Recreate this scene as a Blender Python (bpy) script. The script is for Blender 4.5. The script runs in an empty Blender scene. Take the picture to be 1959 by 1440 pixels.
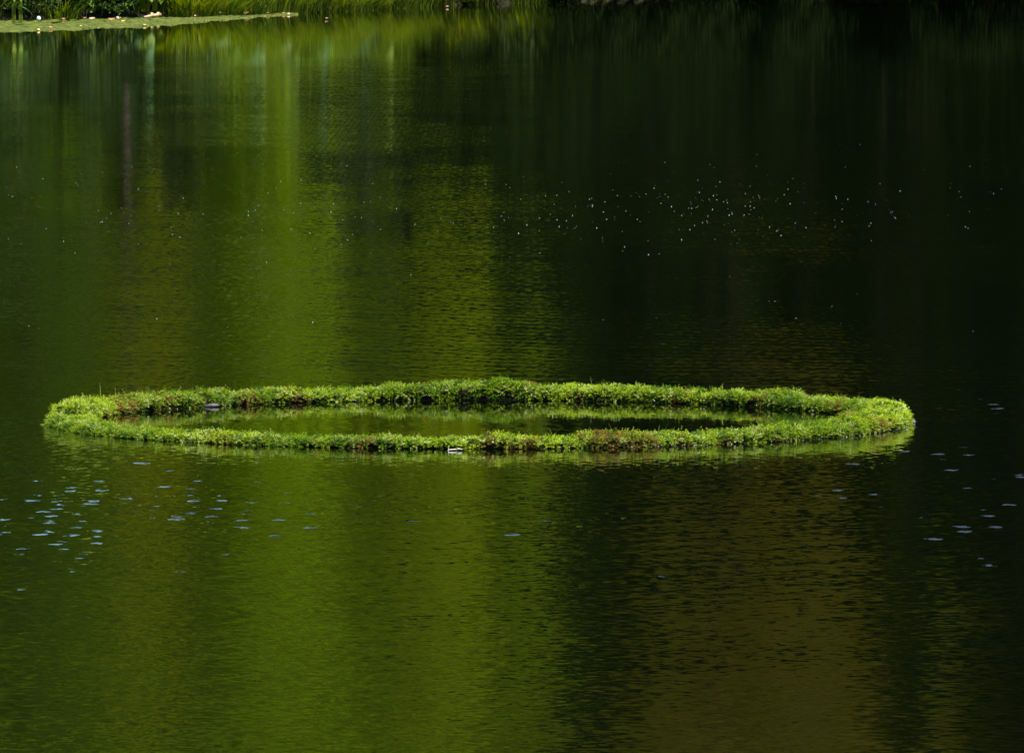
import bpy, math, random
import numpy as np
from mathutils import Vector, Matrix, noise as mnoise

S = bpy.context.scene
COL = S.collection
rad = math.radians

# ------------------------------------------------------------------ camera
CAM_H = 1.83
F_PX = 17000.0                      # focal length in photograph pixels (1959 wide)
PITCH = 0.0539
cd = bpy.data.cameras.new('camera')
cam = bpy.data.objects.new('camera', cd)
COL.objects.link(cam)
cam.location = (0, 0, CAM_H)
cam.rotation_euler = (math.pi / 2 - PITCH, 0, 0)
cd.sensor_width = 36
cd.lens = F_PX / 1959 * 36
cd.clip_start = 0.5
cd.clip_end = 3000
S.camera = cam

# ------------------------------------------------------------------ light
SUN = Vector((0.44, -0.20, 0.87)).normalized()      # towards the sun: high on the right
el = math.asin(SUN.z)
az = math.atan2(SUN.x, SUN.y)
w = bpy.data.worlds.new('World')
S.world = w
w.use_nodes = True
wn = w.node_tree
bg = wn.nodes['Background']
sky = wn.nodes.new('ShaderNodeTexSky')
sky.sky_type = 'NISHITA'
sky.sun_disc = False
sky.sun_elevation = el
sky.sun_rotation = az
sky.dust_density = 2.0
# thin unseen cloud over part of the sky, added to brighten the water's glints
tcw = wn.nodes.new('ShaderNodeTexCoord')
cn = wn.nodes.new('ShaderNodeTexNoise'); cn.inputs['Scale'].default_value = 3.2; cn.inputs['Detail'].default_value = 7
mpw = wn.nodes.new('ShaderNodeMapping'); mpw.inputs['Scale'].default_value = (1, 1, 2.6)
wn.links.new(tcw.outputs['Generated'], mpw.inputs[0]); wn.links.new(mpw.outputs[0], cn.inputs['Vector'])
cr_ = wn.nodes.new('ShaderNodeMapRange'); cr_.interpolation_type = 'SMOOTHSTEP'
cr_.inputs[1].default_value = .44; cr_.inputs[2].default_value = .62; cr_.inputs[4].default_value = .9
wn.links.new(cn.outputs[0], cr_.inputs[0])
mxw = wn.nodes.new('ShaderNodeMix'); mxw.data_type = 'RGBA'
wn.links.new(cr_.outputs[0], mxw.inputs[0]); wn.links.new(sky.outputs[0], mxw.inputs[6])
mxw.inputs[7].default_value = (7.5, 12.5, 14.5, 1)
wn.links.new(mxw.outputs[2], bg.inputs[0])
bg.inputs[1].default_value = 0.075
sl = bpy.data.lights.new('sun', 'SUN')
sl.energy = 5.0
sl.angle = rad(0.53)
sl.color = (1.0, 0.95, 0.86)
so = bpy.data.objects.new('sun', sl)
so.rotation_euler = SUN.to_track_quat('Z', 'Y').to_euler()
so.location = SUN * 200
COL.objects.link(so)

S.view_settings.view_transform = 'Standard'
S.view_settings.look = 'None'
S.view_settings.exposure = 1.0
S.view_settings.gamma = 1.0
S.view_settings.use_curve_mapping = False
S.cycles.use_denoising = True
S.cycles.max_bounces = 6
S.cycles.diffuse_bounces = 3
S.cycles.glossy_bounces = 3
S.cycles.sample_clamp_indirect = 6

# ------------------------------------------------------------------ helpers
def pix(px, py, z=0.0):
    """point of the horizontal plane z seen at a pixel of the photograph (1959x1440)"""
    u = (px - 979.5) / F_PX
    v = (py - 720) / F_PX
    d = (u, math.cos(PITCH) - v * math.sin(PITCH), -math.sin(PITCH) - v * math.cos(PITCH))
    t = (z - CAM_H) / d[2]
    return Vector((d[0] * t, d[1] * t, z))

def mesh_np(name, v, f, col=None, smooth=False):
    v = np.asarray(v, np.float32)
    f = np.asarray(f, np.int32)
    k = f.shape[1]
    me = bpy.data.meshes.new(name)
    me.vertices.add(len(v)); me.vertices.foreach_set('co', v.ravel())
    me.loops.add(f.size); me.loops.foreach_set('vertex_index', f.ravel())
    me.polygons.add(len(f))
    me.polygons.foreach_set('loop_start', np.arange(0, f.size, k, dtype=np.int32))
    me.polygons.foreach_set('loop_total', np.full(len(f), k, np.int32))
    if smooth:
        me.polygons.foreach_set('use_smooth', np.ones(len(f), bool))
    if col is not None:
        a = me.color_attributes.new('tint', 'FLOAT_COLOR', 'POINT')
        c = np.ones((len(v), 4), np.float32); c[:, :3] = col
        a.data.foreach_set('color', c.ravel())
    me.update(calc_edges=True)
    return me

class MB:
    """collects pieces that become one mesh (triangles and quads kept as quads)"""
    def __init__(s): s.v = []; s.f = []; s.c = []; s.n = 0
    def add(s, v, f, c=(1, 1, 1)):
        v = np.asarray(v, float); f = np.asarray(f, int)
        if f.shape[1] == 3: f = np.concatenate([f, f[:, 2:3]], 1) if False else f
        s.v.append(v); s.f.append(f + s.n); s.n += len(v)
        c = np.asarray(c, float)
        s.c.append(np.broadcast_to(c, (len(v), 3)))
    def mesh(s, name, smooth=False):
        v = np.concatenate(s.v); c = np.concatenate(s.c)
        if len({a.shape[1] for a in s.f}) > 1:
            tri = []
            for a in s.f:
                if a.shape[1] == 4: tri += [a[:, :3], a[:, [0, 2, 3]]]
                else: tri.append(a)
            f = np.concatenate(tri)
        else:
            f = np.concatenate(s.f)
        return mesh_np(name, v, f, c, smooth)

def tube(pts, radii, n=6, cap=True):
    pts = [Vector(p) for p in pts]
    V = []; F = []
    for i, p in enumerate(pts):
        d = (pts[min(i + 1, len(pts) - 1)] - pts[max(i - 1, 0)]).normalized()
        a = d.cross(Vector((0.13, 0.91, 0.4))).normalized(); b = d.cross(a)
        for k in range(n):
            t = 2 * math.pi * k / n
            V.append(p + (a * math.cos(t) + b * math.sin(t)) * radii[i])
    for i in range(len(pts) - 1):
        for k in range(n):
            k2 = (k + 1) % n
            F.append((i * n + k, i * n + k2, (i + 1) * n + k2, (i + 1) * n + k))
    if cap:
        V.append(pts[-1]); m = len(V) - 1
        b0 = (len(pts) - 1) * n
        for k in range(n): F.append((b0 + k, b0 + (k + 1) % n, m, m))
        F = [x for x in F]
    V = np.array([tuple(p) for p in V])
    F = np.array(F)
    tri = [F[:, :3]]
    q = F[F[:, 2] != F[:, 3]]
    tri.append(q[:, [0, 2, 3]])
    return V, np.concatenate(tri)

def obj(name, me, mat=None, parent=None, loc=None):
    o = bpy.data.objects.new(name, me)
    COL.objects.link(o)
    if mat and me is not None and not me.materials: me.materials.append(mat)
    if parent: o.parent = parent
    if loc is not None: o.location = loc
    return o

def tag(o, label=None, cat=None, group=None, kind=None):
    if label: o['label'] = label
    if cat: o['category'] = cat
    if group: o['group'] = group
    if kind: o['kind'] = kind
    return o

def empty(name, loc, label, cat, group=None, rz=0, s=1):
    o = bpy.data.objects.new(name, None); COL.objects.link(o)
    o.location = loc; o.rotation_euler = (0, 0, rz)
    o.scale = (s, s, s) if isinstance(s, (int, float)) else s
    o.empty_display_size = 0.2
    return tag(o, label, cat, group)

# ------------------------------------------------------------------ materials
class NT:
    def __init__(s, name):
        s.m = bpy.data.materials.new(name); s.m.use_nodes = True
        s.t = s.m.node_tree; s.N = s.t.nodes; s.L = s.t.links
        s.b = s.N['Principled BSDF']; s.out = s.N['Material Output']
    def n(s, typ, ins=None, **kw):
        x = s.N.new('ShaderNode' + typ)
        for k, v in kw.items(): setattr(x, k, v)
        for k, v in (ins or {}).items():
            sock = x.inputs[k]
            if hasattr(v, 'node'): s.L.new(v, sock)
            else: sock.default_value = v
        return x
    def math(s, op, a, b=0.0, c=0.0, clamp=False):
        return s.n('Math', {0: a, 1: b, 2: c}, operation=op, use_clamp=clamp).outputs[0]
    def vmath(s, op, a, b=(0, 0, 0)):
        return s.n('VectorMath', {0: a, 1: b}, operation=op).outputs[0]
    def smooth(s, x, a, b, lo=0.0, hi=1.0):
        return s.n('MapRange', {0: x, 1: a, 2: b, 3: lo, 4: hi}, interpolation_type='SMOOTHSTEP').outputs[0]

def foliage_mat(name, base, base2, trans=0.4, rough=0.5, gloss=0.25, hue=0.5):
    n = NT(name)
    at = n.n('Attribute', attribute_name='tint')
    oi = n.n('ObjectInfo')
    mix = n.n('Mix', {'A': (*base, 1), 'B': (*base2, 1), 'Factor': at.outputs['Fac']}, data_type='RGBA')
    fac = [i for i in mix.inputs if i.name == 'Factor'][0]
    # per-leaf tint in the red channel, per-plant variation from the object
    sep = n.n('SeparateColor', {0: at.outputs['Color']})
    mx = n.N.new('ShaderNodeMix'); mx.data_type = 'RGBA'
    mx.inputs[6].default_value = (*base, 1); mx.inputs[7].default_value = (*base2, 1)
    n.L.new(sep.outputs[0], mx.inputs[0])
    n.N.remove(mix)
    hs = n.n('HueSaturation', {'Color': mx.outputs[2],
                               'Hue': n.math('MULTIPLY_ADD', oi.outputs['Random'], 0.02, 0.49),
                               'Value': n.math('MULTIPLY_ADD', oi.outputs['Random'], 0.3, 0.85)})
    col = hs.outputs[0]
    d = n.b
    n.L.new(col, d.inputs['Base Color'])
    d.inputs['Roughness'].default_value = rough
    d.inputs['Specular IOR Level'].default_value = gloss
    tr = n.n('BsdfTranslucent', {'Color': n.n('HueSaturation', {'Color': col, 'Hue': 0.485, 'Saturation': 1.15, 'Value': 1.25}).outputs[0]})
    ms = n.n('MixShader', {0: trans, 1: d.outputs[0], 2: tr.outputs[0]})
    n.L.new(ms.outputs[0], n.out.inputs[0])
    return n.m

def simple_mat(name, c1, c2, scale=8, rough=0.8, spec=0.3, bump=0.0, detail=6):
    n = NT(name)
    tc = n.n('TexCoord')
    no = n.n('TexNoise', {'Vector': tc.outputs['Object'], 'Scale': scale, 'Detail': detail})
    r = n.n('ValToRGB', {0: no.outputs[0]})
    r.color_ramp.elements[0].position = .35; r.color_ramp.elements[1].position = .65
    r.color_ramp.elements[0].color = (*c1, 1); r.color_ramp.elements[1].color = (*c2, 1)
    n.L.new(r.outputs[0], n.b.inputs['Base Color'])
    n.b.inputs['Roughness'].default_value = rough
    n.b.inputs['Specular IOR Level'].default_value = spec
    if bump:
        bp = n.n('Bump', {'Height': no.outputs[0], 'Strength': bump, 'Distance': 0.02})
        n.L.new(bp.outputs[0], n.b.inputs['Normal'])
    return n.m

M = {}
M['leaf_bright'] = foliage_mat('leaf_bright', (0.155, 0.255, 0.003), (0.26, 0.36, 0.004), .5, .6, .1)
M['leaf_yellow'] = foliage_mat('leaf_yellow', (0.165, 0.225, 0.004), (0.26, 0.31, 0.006), .5, .6, .1)
M['leaf_mid'] = foliage_mat('leaf_mid', (0.085, 0.15, 0.004), (0.17, 0.235, 0.005), .45, .6, .1)
M['leaf_deep'] = foliage_mat('leaf_deep', (0.038, 0.080, 0.004), (0.085, 0.135, 0.005), .4, .6, .1)
M['leaf_dark'] = foliage_mat('leaf_dark', (0.006, 0.014, 0.003), (0.010, 0.021, 0.004), .12, .8, .03)  # colour lowered to stand in for shade over the right-hand wood
M['leaf_olive'] = foliage_mat('leaf_olive', (0.072, 0.078, 0.004), (0.125, 0.115, 0.006), .4, .6, .1)
M['herb'] = foliage_mat('herb', (0.07, 0.15, 0.010), (0.20, 0.28, 0.03), .4)
M['herb_blue'] = foliage_mat('herb_blue', (0.03, 0.12, 0.04), (0.15, 0.27, 0.10), .35, .55, .15)
M['grass'] = foliage_mat('grass', (0.07, 0.13, 0.008), (0.22, 0.27, 0.03), .45)
M['shrub'] = foliage_mat('shrub', (0.020, 0.050, 0.010), (0.06, 0.11, 0.014), .3)
M['bark'] = simple_mat('bark', (0.020, 0.015, 0.010), (0.055, 0.042, 0.028), 5, .9, .2, .6)
M['birch_bark'] = simple_mat('birch_bark', (0.05, 0.045, 0.035), (0.15, 0.135, 0.11), 3, .8, .3, .3)
M['twig'] = simple_mat('twig', (0.45, 0.40, 0.30), (0.75, 0.70, 0.58), 40, .6, .4)
M['stick'] = simple_mat('stick', (0.35, 0.20, 0.13), (0.60, 0.46, 0.36), 8, .7, .4)
M['dry_leaf'] = simple_mat('dry_leaf', (0.30, 0.10, 0.04), (0.50, 0.24, 0.12), 20, .6, .4)
M['pale_leaf'] = simple_mat('pale_leaf', (0.45, 0.26, 0.19), (0.64, 0.48, 0.38), 20, .6, .4)
M['yellow_leaf'] = simple_mat('yellow_leaf', (0.45, 0.36, 0.06), (0.62, 0.52, 0.14), 20, .6, .4)
M['rim'] = simple_mat('rim', (0.05, 0.045, 0.04), (0.13, 0.12, 0.12), 30, .4, .5, .3)
M['stone'] = simple_mat('stone', (0.025, 0.023, 0.021), (0.09, 0.085, 0.08), 45, .75, .3, .6)
M['white'] = simple_mat('white', (0.75, 0.76, 0.78), (0.82, 0.82, 0.82), 4, .35, .5)
M['fluff'] = simple_mat('fluff', (0.72, 0.72, 0.68), (0.8, 0.8, 0.76), 4, .6, .4)

# ------------------------------------------------------------------ lake outline and terrain
BX = [-60, -30, -14, -7.6, -4.4, -2.8, -1.15, 1.0, 3.9, 8.0, 12.0, 20, 40, 60]
BY = [112, 122, 129.5, 131.0, 136.5, 142.5, 149.5, 155.5, 164, 171, 169, 150, 115, 100]
def bank_y(x): return np.interp(x, BX, BY)

def lake_d(x, y):
    """about the distance to the shore: negative on the water, positive on land"""
    x = np.asarray(x, float); y = np.asarray(y, float)
    far = (y - bank_y(x)) * 0.75
    right = x - np.interp(y, [0, 60, 95, 112, 125, 150, 170], [52, 46, 32, 19, 14.5, 14.0, 16])
    left = -45 - x
    near = 2.5 - y
    wob = 0.35 * np.sin(x * 0.9 + y * 0.31) + 0.2 * np.sin(x * 2.3 - y * 1.1)
    return np.maximum(np.maximum(far, right), np.maximum(left, near)) + wob * 0.6

def ground_z(x, y):
    x = np.asarray(x, float); y = np.asarray(y, float)
    d = lake_d(x, y)
    under = -1.6 * np.clip(-d / 3.0, 0, 1) - 0.05
    k = np.clip((y - 80) / 40, 0, 1) * 0.50 + 0.06
    over = 0.22 * np.clip(d / 0.8, 0, 1) + 0.05 * np.clip(d, 0, 6) + k * np.clip(d - 6, 0, 260) * 0.9
    over = over + 0.06 * np.sin(x * 1.7) * np.sin(y * 1.3) * np.clip(d, 0, 1)
    return np.where(d < 0, under, over)

def axis(lo, hi, fine_lo, fine_hi, step):
    core = np.arange(fine_lo, fine_hi, step)
    a = fine_lo - np.cumsum(np.geomspace(step, step * 40, 40)); a = a[a > lo][::-1]
    b = fine_hi + np.cumsum(np.geomspace(step, step * 40, 40)); b = b[b < hi]
    return np.concatenate([[lo], a, core, b, [hi]])

gx = axis(-900, 900, -24, 24, 0.5)
gy = axis(-900, 1400, 122, 172, 0.4)
GX, GY = np.meshgrid(gx, gy)
GZ = ground_z(GX, GY)
nv = np.stack([GX, GY, GZ], -1).reshape(-1, 3)
ii = np.arange((len(gy) - 1) * (len(gx) - 1)); r_, c_ = ii // (len(gx) - 1), ii % (len(gx) - 1)
b0 = r_ * len(gx) + c_
gf = np.stack([b0, b0 + 1, b0 + 1 + len(gx), b0 + len(gx)], 1)
gm = mesh_np('ground', nv, gf, smooth=True)
M['soil'] = simple_mat('soil', (0.010, 0.010, 0.005), (0.026, 0.030, 0.009), 1.2, .95, .1, .8, 10)
tag(obj('ground', gm, M['soil']), kind='structure')

# ------------------------------------------------------------------ water
RC = Vector(((916 - 979.5) / F_PX * 30.95, 30.95, 0))     # centre of the mossy ring
RING_R = 1.425

def water_material():
    n = NT('lake_water')
    geo = n.n('NewGeometry')
    P = geo.outputs['Position']
    sp = n.n('SeparateXYZ', {0: P})
    X, Y = sp.outputs[0], sp.outputs[1]
    def field(scale, detail, rough=.5, off=(0, 0, 0), stretch=(1, 1, 1)):
        v = n.vmath('ADD', n.vmath('MULTIPLY', P, stretch), off)
        t = n.n('TexNoise', {'Vector': v, 'Scale': scale, 'Detail': detail, 'Roughness': rough}, noise_dimensions='2D')
        return n.vmath('SUBTRACT', t.outputs['Color'], (.5, .5, .5))
    def sc(v, k):
        return n.n('VectorMath', {0: v, 3: k}, operation='SCALE').outputs[0]
    # distance to the ring centre: the water it encloses is sheltered
    dx = n.math('SUBTRACT', X, RC.x); dy = n.math('SUBTRACT', Y, RC.y)
    rr = n.math('SQRT', n.math('ADD', n.math('MULTIPLY', dx, dx), n.math('MULTIPLY', dy, dy)))
    outside = n.smooth(rr, 1.38, 1.52)
    # wind patches metres across
    pt = n.n('TexNoise', {'Vector': n.vmath('MULTIPLY', P, (.35, .12, 1)), 'Scale': 1.0, 'Detail': 3.0}, noise_dimensions='2D')
    patch = n.smooth(pt.outputs[0], .36, .64, .55, 1.25)
    # the water lies calmer towards the sheltered far shore
    edge = n.math('ADD', Y, n.math('MULTIPLY', n.math('SUBTRACT', pt.outputs[0], .5), 16.0))
    calm_far = n.smooth(edge, 92, 104, 1.0, 0.16)
    mid = n.smooth(Y, 40, 90, 1.0, 0.45)
    amp = n.math('MULTIPLY', n.math('MULTIPLY', patch, calm_far), mid)
    amp_in = n.math('MULTIPLY_ADD', outside, 0.72, 0.28)
    amp = n.math('MULTIPLY', amp, amp_in)
    small = sc(field(24.0, 2.0, .6), 0.105)           # 7 cm wavelets
    mid_w = sc(field(4.2, 1.5, .5, (7, 3, 0), (.9, 1, 1)), 0.024)   # 25 cm
    big = sc(field(0.9, 1.0, .5, (3, 11, 0)), 0.014)
    tot = n.vmath('ADD', n.vmath('ADD', small, mid_w), big)
    # a train of ring waves that runs in from the right
    def train(cx, cy, wl, a, mx, my, mr):
        ex = n.math('SUBTRACT', X, cx); ey = n.math('SUBTRACT', Y, cy)
        r = n.math('SQRT', n.math('ADD', n.math('MULTIPLY', ex, ex), n.math('MULTIPLY', ey, ey)))
        ph = n.math('MULTIPLY', n.math('ADD', r, n.math('MULTIPLY', pt.outputs[0], 1.1)), 2 * math.pi / wl)
        s = n.math('MULTIPLY', n.math('SINE', ph), a)
        mm = n.n('VectorMath', {0: P, 1: (mx, my, 0)}, operation='DISTANCE').outputs['Value']
        mk = n.smooth(mm, mr * .2, mr, 1.0, 0.0)
        s = n.math('MULTIPLY', s, mk)
        return n.n('CombineXYZ', {0: n.math('DIVIDE', n.math('MULTIPLY', s, ex), r),
                                  1: n.math('DIVIDE', n.math('MULTIPLY', s, ey), r), 2: 0.0}).outputs[0]
    tr = n.vmath('ADD', train(4.5, 17.0, .22, .006, .9, 24.5, 4.5), train(4.0, 44.0, .26, .006, .8, 37.0, 9.0))
    tot = n.vmath('ADD', tot, tr)
    tot = sc(tot, amp)
    # scattered steeper wavelets that catch the open sky
    def sky_wavelets(scale, stretch, seed, slope, size, dens):
        v = n.vmath('ADD', n.vmath('MULTIPLY', P, stretch), (seed, seed * 1.7, 0))
        wob = sc(field(38.0, 1.0, .5, (seed, 5, 0)), .55)
        v = n.vmath('ADD', v, sc(wob, .10))
        vo = n.n('TexVoronoi', {'Vector': v, 'Scale': scale, 'Randomness': 1.0}, voronoi_dimensions='2D')
        rnd = n.n('SeparateColor', {0: vo.outputs['Color']})
        lim = n.math('MULTIPLY', rnd.outputs[1], size)
        inside = n.smooth(n.math('DIVIDE', vo.outputs['Distance'], n.math('ADD', lim, .02)), .75, 1.0, 1.0, 0.0)
        on = n.math('LESS_THAN', rnd.outputs[0], dens)
        return n.math('MULTIPLY', n.math('MULTIPLY', inside, on), slope)
    def blob(cx, cy, rx, ry, a):
        q = n.vmath('MULTIPLY', n.vmath('SUBTRACT', P, (cx, cy, 0)), (1 / rx, 1 / ry, 0))
        l = n.n('VectorMath', {0: q}, operation='LENGTH').outputs['Value']
        return n.smooth(l, 0.0, 1.0, a, 0.0)
    dens = None
    for (px, py, rx, ry, a) in [(60, 1000, .45, 3.2, .80), (300, 965, .40, 1.7, .60), (120, 985, 1.5, 3.0, .32), (420, 1010, .9, 2.6, .15),
                                (1560, 960, .15, .60, .8), (1880, 775, .20, .60, .8), (1860, 940, .60, 4.5, .18), (1500, 1050, 1.0, 2.6, .035),
                                (900, 1000, 1.2, 2.4, .035)]:
        c = pix(px, py)
        b = blob(c.x, c.y, rx, ry, a)
        dens = b if dens is None else n.math('MAXIMUM', dens, b)
    gl = sky_wavelets(10.0, (1.0, .62, 1), 3.0, .145, .215, dens)
    k = n.math('MULTIPLY', gl, outside)
    tot = n.vmath('SUBTRACT', tot, n.n('CombineXYZ', {0: 0.0, 1: k, 2: 0.0}).outputs[0])
    flat = n.vmath('MULTIPLY', tot, (1, 1, 0))
    nor = n.vmath('NORMALIZE', n.vmath('ADD', flat, (0, 0, 1)))
    n.L.new(nor, n.b.inputs['Normal'])
    n.b.inputs['Base Color'].default_value = (0.0014, 0.0024, 0.0006, 1)
    n.b.inputs['Roughness'].default_value = 0.03
    n.b.inputs['IOR'].default_value = 1.333
    return n.m
M['water'] = water_material()
wm = mesh_np('lake_water', [(-75, -20, 0), (75, -20, 0), (75, 185, 0), (-75, 185, 0)], [(0, 1, 2, 3)])
tag(obj('lake_water', wm, M['water']), kind='structure')

# ------------------------------------------------------------------ trees
rng = np.random.default_rng(11)

def rand_dirs(n):
    v = rng.normal(size=(n, 3)); return v / np.linalg.norm(v, axis=1, keepdims=True)

def cards(c, L, W, up=0.6):
    """one rhombus leaf per centre, mostly facing up and out"""
    n = len(c)
    nor = rand_dirs(n); nor[:, 2] += up; nor /= np.linalg.norm(nor, axis=1, keepdims=True)
    t = np.cross(nor, rand_dirs(n)); t /= np.linalg.norm(t, axis=1, keepdims=True)
    b = np.cross(nor, t)
    L = L * rng.uniform(.7, 1.3, (n, 1)); W = W * rng.uniform(.7, 1.3, (n, 1))
    v = np.stack([c - t * L / 2, c + b * W / 2 - t * L * .08, c + t * L / 2 + nor * L * -.12, c - b * W / 2 - t * L * .08], 1).reshape(-1, 3)
    f = np.arange(4 * n).reshape(-1, 4)
    return v, f

def make_tree_meshes(kind, H, z0, R, nclump, per, L, W, seed, rc=(.5, .9)):
    global rng
    rng = np.random.default_rng(seed)
    lean = rng.uniform(-.03, .03, 2) * H
    zs = np.linspace(-.4, H * .97, 9)
    path = [(lean[0] * (z / H) ** 1.5 + .06 * math.sin(z * .8 + seed), lean[1] * (z / H) ** 1.5 + .05 * math.cos(z * .7 + seed), z) for z in zs]
    r0 = H * .014 + .03
    tr = MB()
    V, F = tube(path, [r0 * (1.35 if i == 0 else 1) * (1 - .88 * i / 8) for i in range(9)], 8)
    tr.add(V, F)
    br = MB()
    cr = MB()
    cents = []
    for i in range(nclump):
        t = (i + rng.uniform(0, 1)) / nclump
        z = z0 + (H - z0) * t
        if kind == 'conifer': prof = (1 - t) ** .85 + .04
        elif kind == 'column': prof = min(1, 2.2 * (t + .12)) * (1 - t ** 3) ** .5
        else: prof = (max(0, 1 - (2 * t - .85) ** 2 * .62)) ** .6 if t < .93 else .45
        a = rng.uniform(0, 2 * math.pi)
        rr = R * prof * math.sqrt(rng.uniform(.15, 1))
        axx = np.interp(z, zs, [p[0] for p in path]); ayy = np.interp(z, zs, [p[1] for p in path])
        c = np.array([axx + rr * math.cos(a), ayy + rr * math.sin(a), z - (.12 * rr if kind == 'conifer' else -.1 * rr)])
        cents.append(c)
        if i % 3 == 0 and rr > .25 * R:
            zb = max(z - rr * (.15 if kind == 'conifer' else .7), z0 * .75)
            bx = np.interp(zb, zs, [p[0] for p in path]); by = np.interp(zb, zs, [p[1] for p in path])
            m = ((bx + c[0]) / 2, (by + c[1]) / 2, (zb + c[2]) / 2 + .06 * rr)
            rb = .30 * r0 * (1 - .5 * t) + .008
            V, F = tube([(bx, by, zb), m, tuple(c)], [rb, rb * .65, rb * .2], 5)
            br.add(V, F)
    allc = []; tint = []
    for c in cents:
        s = R * rng.uniform(*rc) * .42
        if kind == 'conifer': s *= .35 + .75 * (1 - (c[2] - z0) / (H - z0))
        n = int(per * rng.uniform(.6, 1.3))
        d = rand_dirs(n) * (rng.uniform(.15, 1, (n, 1)) ** .6) * s
        d[:, 2] *= .35 if kind == 'conifer' else .72
        allc.append(c + d); base = rng.uniform(0, .6)
        tint.append(np.clip(base + rng.uniform(-.1, .45, n), 0, 1))
    allc = np.concatenate(allc); tint = np.concatenate(tint)
    v, f = cards(allc, L, W, .7)
    cr.add(v, f, np.repeat(tint, 4)[:, None] * np.ones(3))
    return tr.mesh(kind + '_trunk', True), br.mesh(kind + '_branches', True), cr.mesh(kind + '_crown')

KIND = {}
def kind(name, leaf, bark, *a, **k):
    t, b, c = make_tree_meshes(*a, **k)
    t.materials.append(M[bark]); b.materials.append(M[bark]); c.materials.append(M[leaf])
    KIND[name] = (t, b, c)
kind('bright', 'leaf_bright', 'bark', 'column', 10, .9, 1.35, 120, 130, .16, .11, 1)
kind('bright2', 'leaf_bright', 'bark', 'round', 14, 3.6, 2.1, 130, 130, .18, .12, 2)
kind('yellow', 'leaf_yellow', 'bark', 'column', 11, 2.6, 1.2, 90, 110, .15, .10, 3)
kind('mid', 'leaf_mid', 'bark', 'round', 12, 1.8, 2.4, 120, 120, .19, .13, 4)
kind('deep', 'leaf_deep', 'bark', 'round', 13.5, 1.6, 2.4, 120, 120, .19, .13, 14)
kind('mid2', 'leaf_mid', 'bark', 'round', 15, 3.0, 2.8, 140, 120, .22, .14, 5)
kind('birch', 'leaf_mid', 'birch_bark', 'column', 14, 3.4, 1.8, 80, 90, .14, .09, 6)
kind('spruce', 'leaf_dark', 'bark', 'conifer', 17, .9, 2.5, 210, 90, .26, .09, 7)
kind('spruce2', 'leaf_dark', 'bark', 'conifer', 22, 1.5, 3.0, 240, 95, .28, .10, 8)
kind('olive', 'leaf_olive', 'bark', 'round', 18, 5.5, 2.7, 110, 100, .20, .13, 9)

NAMES = {'bright': 'alder_tree', 'bright2': 'beech_tree', 'yellow': 'birch_tree', 'mid': 'maple_tree', 'mid2': 'maple_tree', 'deep': 'lime_tree',
         'birch': 'birch_tree', 'spruce': 'spruce_tree', 'spruce2': 'spruce_tree', 'olive': 'oak_tree'}
GEN = {'bright': ('young bright green tree among the taller trees of the far wood', 'bright green trees of the far wood'),
       'bright2': ('sunlit round crowned green tree within the far wood', 'bright green trees of the far wood'),
       'yellow': ('slender yellow green birch within the far wood', 'birches of the far wood'),
       'birch': ('pale barked birch with mid green crown within the far wood', 'birches of the far wood'),
       'mid': ('mid green broadleaf tree within the wood beyond the lake', 'mid green trees of the far wood'),
       'deep': ('deep green broadleaf tree at the left of the far wood', 'deep green trees of the far wood'),
       'mid2': ('mid green broadleaf tree within the wood beyond the lake', 'mid green trees of the far wood'),
       'spruce': ('dark conical spruce within the wood round the lake', 'dark spruces round the lake'),
       'spruce2': ('dark conical spruce within the wood round the lake', 'dark spruces round the lake'),
       'olive': ('brownish olive broadleaf tree on the far slope', 'olive brown trees of the far slope')}
PR = random.Random(5)
def tree(k, x, dy, s=1.0, label=None, y=None, sx=None):
    yy = float(bank_y(x)) + dy if y is None else y
    z = float(ground_z(x, yy)) - .05
    e = empty(NAMES[k], (x, yy, z), label or GEN[k][0], 'tree', GEN[k][1], PR.uniform(0, 6.28),
              ((sx or s), (sx or s), s))
    t, b, c = KIND[k]
    obj('trunk', t, None, e); obj('branches', b, None, e)['kind'] = 'stuff'; obj('crown', c, None, e)['kind'] = 'stuff'
    return e

# front row, named by what the water shows of it
tree('bright', -4.1, 3.0, .95, 'young bright green tree that throws the widest bright streak on the water', sx=.95)
tree('bright2', -1.75, 6.5, 1.0, 'sunlit green tree just right of the widest bright streak, reflected at the lower centre', sx=.66)
tree('mid', -.9, 12, 1.0, sx=.6)
tree('spruce', -1.75, 3.2, .19, 'smallest young spruce, below the sunlit tree of the far bank', sx=.30)
tree('spruce', -1.0, 3.6, .30, 'young dark spruce below the right side of the sunlit tree', sx=.36)
tree('yellow', -5.9, 3.5, .9, 'slender yellow green birch reflected left of the widest bright streak', sx=1.0)
tree('deep', -7.5, 4.5, .8, 'deep green broadleaf tree reflected at the left edge of the water', sx=.62)
tree('birch', -9.4, 6.0, .95, 'pale barked birch standing just left of the view')
tree('deep', -11, 5.5, .9)
tree('mid2', -5.2, 9.0, .95)
tree('mid2', -7.6, 11, .95)
tree('mid2', -9.0, 13, 1.0)
tree('bright', -3.1, 13, 1.3, sx=1.2)
tree('spruce', -.35, 5.0, .36, 'small dark spruce at the right edge of the sunlit trees', sx=.42)
tree('spruce', 1.0, 4.5, .47, 'short dark spruce, second to the right of the sunlit trees', sx=.55)
tree('spruce', 2.5, 4.0, .52, sx=.62)
tree('spruce2', 4.1, 4.0, .42, sx=.52)
tree('spruce', 5.7, 4.0, .58, sx=.66)
tree('spruce2', 7.2, 3.5, .50, sx=.60)
tree('spruce', 8.8, 4, .75, sx=.75)
tree('spruce2', 10.4, 5, .75, sx=.75)
tree('spruce', .2, 7.5, .42, sx=.55)
tree('spruce', 1.9, 7.5, .50, sx=.65)
tree('spruce', 3.4, 7.5, .50, sx=.65)
tree('spruce', 4.9, 7.5, .52, sx=.65)
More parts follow.
